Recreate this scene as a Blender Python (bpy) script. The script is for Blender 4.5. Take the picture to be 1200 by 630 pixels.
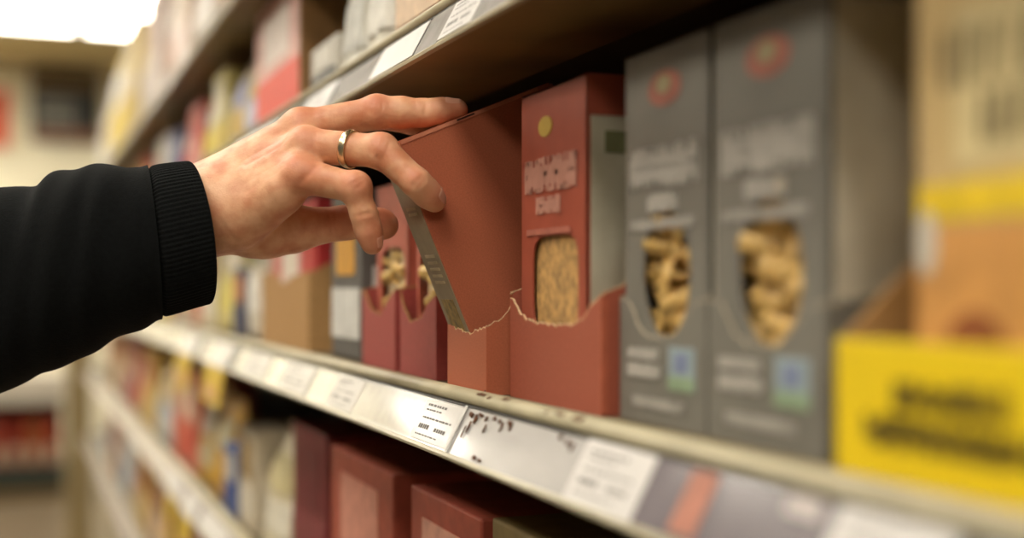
import bpy, bmesh, math, random
import numpy as np
from mathutils import Vector, Matrix, Euler
random.seed(7)
for o in list(bpy.data.objects): bpy.data.objects.remove(o)
S = bpy.context.scene
COL = S.collection

# ------------------------------------------------------------------ camera, world, exposure
# world axes: X into the shelving, Y along the aisle (away), Z up, metres
EYE = 1.40                       # eye height above the floor
F, CX, HY = 1500.0, 600.0, 336.0 # focal length / centre / horizon in photo pixels (1200 x 630)
ANG = math.atan(580.0 / F)       # the view is turned this much from the aisle towards the shelving
SA, CA = math.sin(ANG), math.cos(ANG)
cd = bpy.data.cameras.new('camera'); cam = bpy.data.objects.new('camera', cd); COL.objects.link(cam)
cam.location = (0, 0, EYE); cam.rotation_euler = (math.pi / 2, 0, -ANG)
cd.sensor_width = 36; cd.lens = F / 1200 * 36; cd.shift_y = (HY - 315) / 1200
cd.clip_start = .02; cd.clip_end = 60
cd.dof.use_dof = True; cd.dof.focus_distance = .897; cd.dof.aperture_fstop = 2.15
S.camera = cam
W = bpy.data.worlds.new('store_ambient'); S.world = W; W.use_nodes = True
W.node_tree.nodes['Background'].inputs[0].default_value = (1.0, .90, .74, 1)
W.node_tree.nodes['Background'].inputs[1].default_value = .10
S.view_settings.view_transform = 'Standard'; S.view_settings.look = 'None'
S.view_settings.gamma = 1; S.view_settings.use_curve_mapping = False
S.view_settings.exposure = 0.45
LIGHT = 11.0

# ------------------------------------------------------------------ helpers
def lin(c):
    c = c / 255.0
    return c / 12.92 if c <= .04045 else ((c + .055) / 1.055) ** 2.4
def rgb(r, g, b): return (lin(r), lin(g), lin(b), 1)
def onX(px, X):                      # Y on the plane X = const that is seen at photo column px
    u = (px - CX) / F
    return X * (CA - u * SA) / (SA + u * CA)
def depth(X, Y): return X * SA + Y * CA
def zAt(py, X, Y): return EYE + (HY - py) / F * depth(X, Y)
def camw(x, y, d): return Vector((x * CA + d * SA, -x * SA + d * CA, EYE + y))
def pxw(px, py, d): return camw((px - CX) / F * d, (HY - py) / F * d, d)

MATS = {}
def mat(name, col, rough=.6, var=.08, vscale=60, bump=0.0, bscale=400, metal=0.0, spec=.4, col2=None, coat=0.0, stretch=None):
    if name in MATS: return MATS[name]
    m = bpy.data.materials.new(name); m.use_nodes = True; nt = m.node_tree; N = nt.nodes; L = nt.links
    b = N['Principled BSDF']
    b.inputs['Roughness'].default_value = rough; b.inputs['Metallic'].default_value = metal
    b.inputs['Specular IOR Level'].default_value = spec; b.inputs['Coat Weight'].default_value = coat
    tc = N.new('ShaderNodeTexCoord'); mp = N.new('ShaderNodeMapping')
    if stretch: mp.inputs['Scale'].default_value = stretch
    L.new(tc.outputs['Object'], mp.inputs[0])
    nz = N.new('ShaderNodeTexNoise'); nz.inputs['Scale'].default_value = vscale; nz.inputs['Detail'].default_value = 5
    L.new(mp.outputs[0], nz.inputs['Vector'])
    mx = N.new('ShaderNodeMix'); mx.data_type = 'RGBA'
    c = col; d = col2 or tuple(max(0, min(1, v * (1 - var * 2.2))) for v in c[:3]) + (1,)
    e = c if col2 else tuple(min(1, v * (1 + var)) for v in c[:3]) + (1,)
    mx.inputs[6].default_value = e; mx.inputs[7].default_value = d
    rp = N.new('ShaderNodeValToRGB'); rp.color_ramp.elements[0].position = .35; rp.color_ramp.elements[1].position = .68
    L.new(nz.outputs[0], rp.inputs[0]); L.new(rp.outputs[0], mx.inputs[0]); L.new(mx.outputs[2], b.inputs['Base Color'])
    if bump:
        n2 = N.new('ShaderNodeTexNoise'); n2.inputs['Scale'].default_value = bscale; n2.inputs['Detail'].default_value = 4
        L.new(mp.outputs[0], n2.inputs['Vector'])
        bp = N.new('ShaderNodeBump'); bp.inputs['Strength'].default_value = bump; bp.inputs['Distance'].default_value = .001
        L.new(n2.outputs[0], bp.inputs['Height']); L.new(bp.outputs[0], b.inputs['Normal'])
    MATS[name] = m; return m
def C(r, g, b, rough=.55, **k):      # quick printed-paper colour
    return mat('print_%d_%d_%d' % (r, g, b), rgb(r, g, b), rough, **k)

def link(name, verts, faces, m, parent=None, smooth=False):
    me = bpy.data.meshes.new(name); me.from_pydata([tuple(v) for v in verts], [], faces)
    me.validate(); me.update()
    bm = bmesh.new(); bm.from_mesh(me); bmesh.ops.recalc_face_normals(bm, faces=bm.faces); bm.to_mesh(me); bm.free()
    if m: me.materials.append(m)
    if smooth: me.polygons.foreach_set('use_smooth', [True] * len(me.polygons))
    o = bpy.data.objects.new(name, me); COL.objects.link(o)
    if parent: o.parent = parent
    return o
def tag(o, label, cat, group=None):
    o['label'] = label; o['category'] = cat
    if group: o['group'] = group
    return o
def struct(o, label=None):
    o['kind'] = 'structure'
    if label: o['label'] = label
    return o
def empty(name, loc=(0, 0, 0), rot=(0, 0, 0)):
    o = bpy.data.objects.new(name, None); o.empty_display_size = .02; COL.objects.link(o)
    o.location = loc; o.rotation_euler = rot
    return o
class MB:
    def __init__(s): s.v = []; s.f = []
    def add(s, vs, fs):
        n = len(s.v); s.v += [tuple(v) for v in vs]; s.f += [tuple(i + n for i in f) for f in fs]; return s
    def box(s, x0, x1, y0, y1, z0, z1):
        return s.add([(x0,y0,z0),(x1,y0,z0),(x1,y1,z0),(x0,y1,z0),(x0,y0,z1),(x1,y0,z1),(x1,y1,z1),(x0,y1,z1)],
                     [(0,3,2,1),(4,5,6,7),(0,1,5,4),(1,2,6,5),(2,3,7,6),(3,0,4,7)])
    def quad(s, a, b, c, d): return s.add([a, b, c, d], [(0, 1, 2, 3)])
    def build(s, name, m, parent=None, smooth=False, bevel=0.0):
        o = link(name, s.v, s.f, m, parent, smooth)
        if bevel:
            md = o.modifiers.new('bevel', 'BEVEL'); md.width = bevel; md.segments = 2; md.limit_method = 'ANGLE'
        return o
def bx(name, m, parent, x0, x1, y0, y1, z0, z1, bevel=0.0):
    return MB().box(x0, x1, y0, y1, z0, z1).build(name, m, parent, bevel=bevel)
def prism(poly, x0, x1):             # polygon in (y, z) extruded along x
    n = len(poly); v = [(x0, p[0], p[1]) for p in poly] + [(x1, p[0], p[1]) for p in poly]
    f = [tuple(range(n)), tuple(range(2 * n - 1, n - 1, -1))] + [(i, (i + 1) % n, (i + 1) % n + n, i + n) for i in range(n)]
    return v, f
def extrude_y(poly, y0, y1):         # polygon in (x, z) extruded along y
    n = len(poly); v = [(p[0], y0, p[1]) for p in poly] + [(p[0], y1, p[1]) for p in poly]
    f = [tuple(range(n)), tuple(range(2 * n - 1, n - 1, -1))] + [(i, (i + 1) % n, (i + 1) % n + n, i + n) for i in range(n)]
    return v, f

def lettering(name, m, parent, x, ya, yb, z0, z1, n, seed=0):
    """a line of unreadable letter strokes on a face X = x; ya is the left end as seen, yb the right end"""
    r = random.Random(seed); mb = MB(); k = n * 4; w = (yb - ya) / k; h = z1 - z0
    for i in range(k):
        a = ya + w * i; b_ = a + w * r.uniform(.6, .9); lo_ = z0 + h * r.choice((0, 0, .05, .2)); hi_ = z1 - h * r.choice((0, 0, .05, .25))
        mb.box(x - .0003, x + .0002, min(a, b_), max(a, b_), lo_, hi_)
        if r.random() < .8:
            zc = z0 + h * r.choice((.06, .5, .9)); c = a + w * 1.0; mb.box(x - .0003, x + .0002, min(a, c), max(a, c), zc - h * .07, zc + h * .07)
    return mb.build(name, m, parent)

# ------------------------------------------------------------------ materials
M_red = mat('red_brown_carton_board', rgb(174, 97, 68), .62, var=.06, vscale=900, bump=.12, bscale=1500, spec=.25)
M_redprint = mat('brick_red_printed_board', rgb(157, 76, 56), .5, var=.05, vscale=40, spec=.35)
M_redtray = mat('brick_red_tray_board', rgb(163, 86, 65), .55, var=.06, vscale=500, bump=.06, bscale=1200, spec=.3)
M_roset = mat('rose_red_tray_board', rgb(160, 74, 68), .6, var=.05, vscale=200, spec=.3)
M_kraft = mat('kraft_board', rgb(176, 136, 88), .75, var=.08, vscale=200, bump=.08, bscale=900, spec=.2)
M_torn = mat('torn_paper_fibre', rgb(222, 186, 146), .9, var=.15, vscale=800, bump=.5, bscale=2500, spec=.1)
M_grey = mat('warm_grey_printed_board', rgb(121, 117, 108), .42, var=.04, vscale=30, spec=.4)
M_white = mat('white_ink', rgb(186, 180, 170), .6, var=.03)
M_pink = mat('pale_pink_ink', rgb(190, 136, 118), .6, var=.03)
M_gold = mat('gold_ink', rgb(190, 160, 70), .5, var=.05)
M_pasta = mat('dry_pasta', rgb(206, 168, 96), .45, var=.12, vscale=120, spec=.5)
M_yel = mat('yellow_card', rgb(232, 200, 16), .55, var=.02, vscale=20)
M_ink = mat('dark_ink', rgb(112, 94, 18), .6)
M_bead = mat('cream_painted_steel', rgb(186, 176, 146), .38, var=.06, vscale=30, spec=.5)
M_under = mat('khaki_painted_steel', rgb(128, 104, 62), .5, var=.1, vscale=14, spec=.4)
M_deck = mat('olive_shelf_deck', rgb(92, 78, 52), .55, var=.08, vscale=10)
M_rail = mat('clear_plastic_rail_on_steel', rgb(196, 193, 190), .16, var=.08, vscale=26, spec=.6, coat=.5, stretch=(1, .25, 1))
M_strip = mat('lilac_grey_strip', rgb(120, 112, 116), .22, var=.08, vscale=30, spec=.5, coat=.3)
M_railfar = mat('pale_plastic_rail', rgb(208, 198, 194), .25, var=.06, vscale=20, spec=.5)
M_tag = mat('white_paper_label', rgb(214, 210, 206), .4, var=.02, coat=.2)
M_tagink = mat('grey_label_ink', rgb(120, 116, 112), .6)
M_rust = mat('brown_rust_chips', rgb(96, 58, 34), .85, var=.3, vscale=300)
M_back = mat('dark_back_panel', rgb(60, 52, 42), .7, var=.1, vscale=8)
M_strap = mat('grey_foil_print', rgb(142, 124, 98), .35, var=.08, vscale=60, spec=.5)

# ------------------------------------------------------------------ room
CEIL = EYE + 1.8
struct(bx('floor', mat('beige_floor_tiles', rgb(112, 98, 78), .35, var=.08, vscale=3), None, -5, 3.5, -5, 13, -.1, 0), 'beige polished store floor')
struct(bx('ceiling', mat('cream_ceiling', rgb(206, 186, 138), .8, var=.04, vscale=3), None, -5, 3.5, -5, 13, CEIL, CEIL + .1), 'cream store ceiling')
struct(bx('wall_far', mat('cream_wall_paint', rgb(246, 238, 208), .7, var=.03, vscale=2), None, -5, 3.5, 11.0, 11.15, 0, CEIL), 'cream painted wall at the end of the aisle')

M_glow = bpy.data.materials.new('fluorescent_diffuser'); M_glow.use_nodes = True
b = M_glow.node_tree.nodes['Principled BSDF']; b.inputs['Base Color'].default_value = (.9, .88, .8, 1)
b.inputs['Emission Color'].default_value = (1.0, .93, .80, 1); b.inputs['Emission Strength'].default_value = LIGHT
M_frame = mat('white_fixture_metal', rgb(200, 190, 160), .5)
def fixture(x, y, label, ln=1.42, w=.53):
    r = empty('ceiling_light', (x, y, CEIL - .03)); tag(r, label, 'ceiling light', 'fluorescent ceiling lights')
    bx('diffuser', M_glow, r, -w/2 + .02, w/2 - .02, -ln/2 + .02, ln/2 - .02, -.045, -.012)
    f = MB()
    for (a, c, d, e) in ((-w/2, -w/2 + .02, -ln/2, ln/2), (w/2 - .02, w/2, -ln/2, ln/2), (-w/2, w/2, -ln/2, -ln/2 + .02), (-w/2, w/2, ln/2 - .02, ln/2)):
        f.box(a, c, d, e, -.05, .03)
    f.build('frame', M_frame, r)
for i, (x, nm) in enumerate(((.68, 'right-hand'), (.10, 'left-hand'))):
    fixture(x, 8.42, 'bright fluorescent ceiling light, the %s of the two in view' % nm)
for y in (5.0, 2.4, .1, -2.2):
    for x in (-.5, -1.6):
        fixture(x, y, 'fluorescent ceiling light over the aisle, out of the picture above')
for x, y in ((-1.2, 10.1), (-2.2, 10.1), (-1.06, 8.42), (-.48, 8.42)):  # unseen extra fixtures, added to brighten the far wall and its sign
    fixture(x, y, 'fluorescent ceiling light added to brighten the far wall, out of the picture to the left')

# wall sign: dark board with faint lettering and a brown lower band
sg = empty('wall_sign', (0, 10.96, 0)); tag(sg, 'dark framed board with rows of grey lettering on the cream far wall', 'sign')
def far(px, py, Y=10.96):
    u = (px - CX) / F; X = Y * (SA + u * CA) / (CA - u * SA); return X, EYE + (HY - py) / F * depth(X, Y)
xa, zt = far(36, 80); xb, zb = far(116, 168)
bx('board', mat('sign_board', rgb(40, 42, 38), .6), sg, xa, xb, -.03, .02, zb, zt)
bx('lower_band', mat('sign_brown', rgb(120, 78, 52), .6), sg, xa, xb, -.035, -.03, zb, zb + .1)
bx('upper_band', mat('sign_tan', rgb(112, 94, 64), .6), sg, xa, xb, -.035, -.03, zt - .17, zt)
for k in range(4):
    z = zt - .25 - k * .1; mb = MB(); r = random.Random(k); x = xa + .05
    while x < xb - .2:
        w = r.uniform(.02, .05); mb.box(x, x + w, -.034, -.03, z - .055, z); x += w + .014
    mb.build('lettering', mat('sign_letters', rgb(168, 166, 154), .6), sg)
xr, zr = far(-24, 105); xr2, zr2 = far(9, 172)
ps = empty('poster', (0, 10.95, 0)); tag(ps, 'red poster on the far wall left of the dark board', 'poster')
bx('sheet', C(226, 96, 66), ps, xr, xr2, -.01, .02, zr2, zr)
bx('border', C(236, 214, 180), ps, xr - .03, xr2 + .03, 0, .025, zr2 - .03, zr + .03)

# far display counter at the aisle end
dc = empty('display_counter', (0, 9.0, 0)); tag(dc, 'low tan counter with a white ledge at the aisle end', 'counter')
def farx(px, Y): 
    u = (px - CX) / F; return Y * (SA + u * CA) / (CA - u * SA)
dx0, dx1 = -1.6, farx(76, 9.0)
dd = depth(0, 9.0)
zz = lambda py: EYE + (HY - py) / F * dd
bx('base', mat('tan_counter_panel', rgb(150, 124, 80), .6), dc, dx0, dx1, 0, .6, 0, zz(572))
bx('shelf', mat('dark_green_shelf', rgb(52, 58, 48), .6), dc, dx0, dx1, -.04, .6, zz(572), zz(548))
bx('back', mat('counter_back', rgb(110, 70, 50), .6), dc, dx0, dx1, .5, .6, zz(548), zz(472))
bx('ledge', mat('white_counter_ledge', rgb(206, 196, 178), .5), dc, dx0, dx1, -.04, .6, zz(472), zz(440))
for k in range(9):
    x = dx1 - .08 - k * .115
    p = empty('jar', (x, 9.12, zz(548) + .002)); 
    cc = [(190, 78, 48), (204, 110, 60), (178, 60, 40), (196, 90, 66)][k % 4]
    n = 14; v = []; f = []
    prof = [(.001, 0), (.048, 0), (.05, .02), (.05, .26), (.036, .29), (.036, .3), (.001, .3)]
    for (rr, h) in prof:
        for j in range(n): v.append((rr * math.cos(6.2832 * j / n), rr * math.sin(6.2832 * j / n), h))
    for i in range(len(prof) - 1):
        for j in range(n): f.append((i*n + j, i*n + (j+1) % n, (i+1)*n + (j+1) % n, (i+1)*n + j))
    link('body', v, f, C(*cc), p, True)
    bx('label_band', C(222, 190, 160), p, -.03, .03, -.053, -.045, .02, .13)
    lid = MB(); 
    for j in range(n):
        a0, a1 = 6.2832*j/n, 6.2832*(j+1)/n
        lid.quad((.04*math.cos(a0), .04*math.sin(a0), .298), (.04*math.cos(a1), .04*math.sin(a1), .298), (.04*math.cos(a1), .04*math.sin(a1), .325), (.04*math.cos(a0), .04*math.sin(a0), .325))
        lid.add([(0,0,.325), (.04*math.cos(a0), .04*math.sin(a0), .325), (.04*math.cos(a1), .04*math.sin(a1), .325)], [(0,1,2)])
    lid.build('lid', C(160, 50, 40), p)
    tag(p, 'small red jar in the row on the far counter under the white ledge', 'jar', 'red jars on the far counter')

# ------------------------------------------------------------------ gondola frame and shelves
Y0, Y1 = -.35, 5.75
gf = empty('shelving_unit', (0, 0, 0)); tag(gf, 'dark steel back panel and uprights that carry all the shelves', 'shelving')
bx('back_panel', M_back, gf, .80, .82, Y0, Y1, .02, EYE + .95)
gb = empty('plinth', (0, 0, 0)); tag(gb, 'steel plinth on the floor under the shelving', 'plinth')
bx('kick_plate', M_under, gb, .30, .32, Y0, Y1, 0, .12)
bx('base_deck', M_deck, gb, .30, .755, Y0, Y1, .12, .14)
for y in (Y0 + .02, 1.9, 3.8, Y1 - .03):
    bx('upright', M_under, gf, .76, .80, y - .015, y + .015, .02, EYE + .95)
pp = empty('end_post', (.25, Y1 + .12, 0)); tag(pp, 'plain tan post standing at the far end of the shelving', 'post')
bx('shaft', mat('tan_post', rgb(164, 142, 98), .6, var=.05, vscale=4), pp, -.05, .05, -.05, .05, .02, EYE + .02, .006)
bx('foot', M_under, pp, -.07, .07, -.07, .07, 0, .02, .004)

def shelf(zr, label, far_rail=False, dep=.755):
    """one steel shelf: deck, rolled cream bead, sloping price rail, bottom lip, front channel"""
    z = EYE + zr
    r = empty('store_shelf', (0, 0, z)); tag(r, label, 'shelf', 'steel shelves')
    bx('deck', M_deck, r, .288, dep, Y0, Y1, -.006, -.0005)
    # rolled bead
    n = 12; poly = [(.2855 + .0080 * math.cos(a), -.0010 + .0052 * math.sin(a)) for a in [2 * math.pi * i / n for i in range(n)]]
    v, f = extrude_y(poly, Y0, Y1); o = link('bead', v, f, M_bead, r, False)
    for p in o.data.polygons: p.use_smooth = len(p.vertices) == 4
    poly = [(.2800, -.0065), (.2640, -.0365), (.2650, -.0375), (.2820, -.0080)]
    v, f = extrude_y(poly, Y0, Y1); link('price_rail', v, f, M_railfar if far_rail else M_rail, r)
    poly = [(.2625, -.0360), (.2610, -.0375), (.2615, -.0395), (.2665, -.0395), (.2665, -.0365)]
    v, f = extrude_y(poly, Y0, Y1); link('bottom_lip', v, f, M_bead, r)
    poly = [(.2808, -.0040), (.2790, -.0064), (.2815, -.0090), (.288, -.0060)]
    v, f = extrude_y(poly, Y0, Y1); link('dark_gap', v, f, C(50, 46, 40), r)
    # folded front channel underneath
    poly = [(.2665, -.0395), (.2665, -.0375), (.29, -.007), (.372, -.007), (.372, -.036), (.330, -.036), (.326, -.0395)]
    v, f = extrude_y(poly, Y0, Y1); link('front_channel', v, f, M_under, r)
    return r
Z_M, Z_U, Z_T, Z_L, Z_B = -.073, .200, .412, -.338, -.62
sh_m = shelf(Z_M, 'middle steel shelf with the red and grey cartons, under the hand')
sh_u = shelf(Z_U, 'steel shelf just above the hand with a silver price rail')
sh_t = shelf(Z_T, 'topmost steel shelf in view, seen from below', True)
sh_l = shelf(Z_L, 'steel shelf below the middle one, with red boxes in its shade', True)
sh_b = shelf(Z_B, 'lowest steel shelf in view, bottom left', True)

def railpt(t, off=0.0):              # point (x, dz) on the sloping price rail, t = 0 bottom .. 1 top
    nx, nz = -.88, .47
    return (.2640 + (.2800 - .2640) * t + nx * off, -.0365 + (.0300) * t + nz * off)
def rail_patch(name, m, parent, zr, ya, yb, t0, t1, off=.0006, th=.0006, skew=0.0):
    z = EYE + zr; mb = MB(); v = []
    for o in (off, off + th):
        for (y, t) in ((ya, t0), (yb, t0), (yb + skew, t1), (ya + skew, t1)):
            x, dz = railpt(t, o); v.append((x, y, z + dz))
    mb.add(v, [(0,1,2,3), (7,6,5,4), (0,4,5,1), (1,5,6,2), (2,6,7,3), (3,7,4,0)])
    return mb.build(name, m, parent)
def price_tag(zr, pxa, pxb, label, lines=True, m=None, t0=.06, t1=.94, seed=0, group='shelf price labels'):
    ya, yb = onX(pxa, .270), onX(pxb, .270)
    r = empty('price_label', (0, 0, 0)); tag(r, label, 'price label', group)
    rail_patch('paper', m or M_tag, r, zr, ya, yb, t0, t1, .0008, .0005)
    if lines:
        rr = random.Random(seed); z = EYE + zr; mb = MB(); w = yb - ya
        for (t, h, fa, fb) in ((.80, .05, .12, .62), (.70, .035, .12, .5), (.52, .04, .12, .85), (.30, .10, .12, .40), (.30, .08, .55, .8), (.15, .03, .12, .7)):
            y = ya + w * fa; ye = ya + w * fb
            while (ye - y) * (1 if w > 0 else -1) > 0:
                st = w * rr.uniform(.03, .08); v = []
                for (yy, tt) in ((y, t), (y + st, t), (y + st, t + h), (y, t + h)):
                    x, dz = railpt(tt, .0015); v.append((x, yy, z + dz))
                mb.quad(*v); y += st * 1.35
        mb.build('print', M_tagink, r)
    return r
# labels and strips on the middle rail
price_tag(Z_M, 489, 531, 'white price label on the middle rail right below the tilted red carton', seed=1)
price_tag(Z_M, 673, 752, 'large white price label on the middle rail below the nearer red tray', seed=2, t0=.0, t1=1.0)
price_tag(Z_M, 962, 1100, 'white price label on the middle rail below the yellow card, partly cut off', seed=3, t0=0, t1=1)
price_tag(Z_M, 388, 418, 'bright white price label on the middle rail below the black-and-white carton', seed=4)
price_tag(Z_M, 330, 362, 'pale price label on the middle rail below the kraft tray', seed=5)
price_tag(Z_M, 286, 312, 'pale price label on the middle rail just right of the yellow shelf tags', seed=6)
price_tag(Z_U, 522, 562, 'white price label on the upper rail above the fingertips', seed=7)
price_tag(Z_U, 440, 492, 'blank glossy white label on the upper rail above the hand', lines=False)
price_tag(Z_U, 355, 388, 'white price label on the upper rail above the wrist', seed=9)
for i, (a, c_) in enumerate(((206, 228), (166, 180), (140, 150))):
    price_tag(Z_T, a, c_, '%s bright label on the topmost rail, counted from the camera' % ('first', 'second', 'third')[i], lines=False)
for i, (a, c_) in enumerate(((236, 262), (196, 212))):
    price_tag(Z_L, a, c_, '%s pale label on the rail of the shelf below, bottom left' % ('nearer', 'farther')[i], lines=False)
# inserts that belong to the shelf rail
def child_patch(name, m, sh, zr, ya, yb, t0, t1, off=.0004, th=.0004):
    o = rail_patch(name, m, None, zr, ya, yb, t0, t1, off, th); o.parent = sh; o.location = (0, 0, -(EYE + zr)); return o
child_patch('dark_strip', M_strip, sh_m, Z_M, onX(752, .27), onX(966, .27), .02, .98)
child_patch('dark_strip', C(70, 62, 56), sh_m, Z_M, onX(1100, .27), onX(1125, .27), .0, 1)
child_patch('orange_mark', C(178, 118, 98), sh_m, Z_M, onX(795, .27), onX(824, .27), .1, .96, .0012)
child_patch('pale_mark', C(190, 180, 176), sh_m, Z_M, onX(905, .27), onX(945, .27), .74, .98, .0012)
child_patch('grey_strip', mat('grey_insert', rgb(184, 179, 172), .24, var=.06, vscale=60, coat=.4), sh_m, Z_M, onX(418, .27), onX(489, .27), .08, .9)
child_patch('clear_edge', C(232, 230, 224), sh_m, Z_M, onX(531.5, .27), onX(534, .27), 0, 1, .0012)
child_patch('grey_strip', mat('grey_insert2', rgb(178, 175, 172), .2, var=.06, vscale=60, coat=.4), sh_u, Z_U, onX(494, .27), onX(521, .27), .02, .98)
child_patch('grey_strip', MATS['grey_insert2'], sh_u, Z_U, onX(563, .27), onX(640, .27), .02, .98)
# flaked sticker remains on the rail and chips on the bead, each its own little scab
def scab(px, t, w, h, sh, zr, seed):
    r = random.Random(seed); yc = onX(px, .27); pts = []
    n = 9; z = EYE + zr
    for i in range(n):
        a = 2 * math.pi * i / n; k = r.uniform(.45, 1.1)
        y = yc + w * math.cos(a) * k; tt = t + h * math.sin(a) * k
        pts.append((y, tt))
    v = []
    for o in (.0005, .0014):
        for (y, tt) in pts:
            x, dz = railpt(min(1, max(0, tt)), o); v.append((x, y, dz))
    f = [tuple(range(n)), tuple(range(2*n - 1, n - 1, -1))] + [(i, (i+1) % n, (i+1) % n + n, i + n) for i in range(n)]
    link('sticker_residue', v, f, M_rust, sh)
for i, a in enumerate(((541, .86, .0045, .07), (547, .8, .003, .1), (551, .9, .004, .05), (558, .86, .002, .06), (561, .68, .0012, .1), (566, .9, .002, .05), (573, .88, .002, .05), (577, .78, .0012, .12),
                       (583, .9, .003, .06), (586, .84, .0016, .1), (544, .6, .0010, .16), (541, .48, .0006, .14), (565, .1, .004, .05), (571, .08, .003, .04), (642, .9, .003, .05), (652, .85, .002, .06), (658, .8, .0014, .1))):
    scab(*a, sh_m, Z_M, i)
def chip(px, w, seed, up=.5):
    r = random.Random(seed); yc = onX(px, .279); mb = MB(); n = 8
    for i in range(n):
        y0 = yc - w + 2 * w * i / n; y1 = y0 + 2 * w / n
        a0 = math.pi - .1 - up + r.uniform(-.1, .1); a1 = a0 - r.uniform(.25, .6)
        R = .0083; q = []
        for (y, a) in ((y0, a0), (y1, a0), (y1, a1), (y0, a1)):
            q.append((.2855 + R * math.cos(a), y, -.0010 + (R - .0029) * math.sin(a)))
        mb.quad(*q)
    mb.build('paint_chip', M_rust, sh_m)
for i, (px, w, up) in enumerate(((561, .008, .7), (572, .003, .5), (588, .006, .8), (640, .002, .4), (655, .006, .5), (676, .007, .45), (646, .0015, .8))):
    chip(px, w, i, up)

# ------------------------------------------------------------------ carton helpers
def carton(name, X, ya, yb, z0, h, d, m, label, cat='carton', group=None, side=None, rot=None):
    """closed folding carton; ya = left end seen from the aisle (larger y), yb = right end; local origin at front bottom right"""
    w = ya - yb
    r = empty(name, (X, yb, z0)); tag(r, label, cat, group)
    if rot: r.rotation_euler = rot
    bx('body', m, r, 0, d, 0, w, 0, h, .0012)
    if side: bx('side_print', side, r, .004, d - .004, -.0005, 0, .004, h - .004)
    # top tuck flap
    bx('tuck_flap', m, r, -.0004, d * .96, .002, w - .002, h, h + .0008)
    return r
def torn_profile(ps, seed, jit=.0012, step=.003):
    r = random.Random(seed); out = []
    for (a, b_) in zip(ps[:-1], ps[1:]):
        L = math.hypot(b_[0] - a[0], b_[1] - a[1]); n = max(1, int(L / step))
        for i in range(n):
            t = i / n; out.append((a[0] + (b_[0] - a[0]) * t, a[1] + (b_[1] - a[1]) * t + r.uniform(-jit, jit)))
    out.append(ps[-1]); return out
def edge_strip(name, pts3, th, m, parent, seed=0, w=.0009):
    """ragged ribbon of torn fibre along a 3-D polyline"""
    r = random.Random(seed); mb = MB()
    P = [Vector(p) for p in pts3]
    for a, b_ in zip(P[:-1], P[1:]):
        d = (b_ - a); 
        if d.length < 1e-6: continue
        h0 = r.uniform(.4, 1.3) * w; h1 = r.uniform(.4, 1.3) * w
        t = Vector(th)
        mb.add([a - t, b_ - t, b_ + t + Vector((0, 0, -h1)), a + t + Vector((0, 0, -h0)), a - t + Vector((0, 0, h0)), b_ - t + Vector((0, 0, h1)), b_ + t + Vector((0, 0, h1 * .6)), a + t + Vector((0, 0, h0 * .6))],
               [(0,3,2,1), (4,5,6,7), (0,1,5,4), (1,2,6,5), (2,3,7,6), (3,0,4,7)])
    return mb.build(name, m, parent)
def tray(name, X, ya, yb, z0, d, m, fprof, sprof, label, inner=None, seed=0, group=None, sprof_l=None, edge=M_torn, th=.0016):
    """torn-open display case: front panel and near side with ragged top edges. fprof: (fraction from left, height); sprof: (distance from front, height)"""
    w = ya - yb; r = empty(name, (X, yb, z0)); tag(r, label, 'carton tray', group)
    fp = torn_profile([(w * (1 - f), h) for (f, h) in fprof], seed)
    v, f = prism([(w, 0)] + fp + [(0, 0)], 0, th); fo = link('front_panel', v, f, m, r)
    edge_strip('torn_edge', [(th / 2, p[0], p[1]) for p in fp], (th * .5, 0, 0), edge, fo, seed + 1)
    sp = torn_profile(sprof, seed + 2)
    poly = [(th, 0)] + [(max(th, p[0]), p[1]) for p in sp] + [(sp[-1][0], 0)]
    n = len(poly)
    for (nm, y) in (('side_panel', 0), ('side_panel', w - th)):
        v = [(p[0], y, p[1]) for p in poly] + [(p[0], y + th, p[1]) for p in poly]
        f = [tuple(range(n)), tuple(range(2*n - 1, n - 1, -1))] + [(i, (i+1) % n, (i+1) % n + n, i + n) for i in range(n)]
        so = link(nm, v, f, m, r)
        edge_strip('torn_edge', [(p[0], y + th / 2, p[1]) for p in sp], (0, th * .5, 0), edge, so, seed + 3)
    bx('bottom_panel', inner or M_kraft, r, th, d, th, w - th, 0, th)
    bx('back_panel', inner or M_kraft, r, d - th, d, 0, w, 0, sp[-1][1])
    return r

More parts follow.
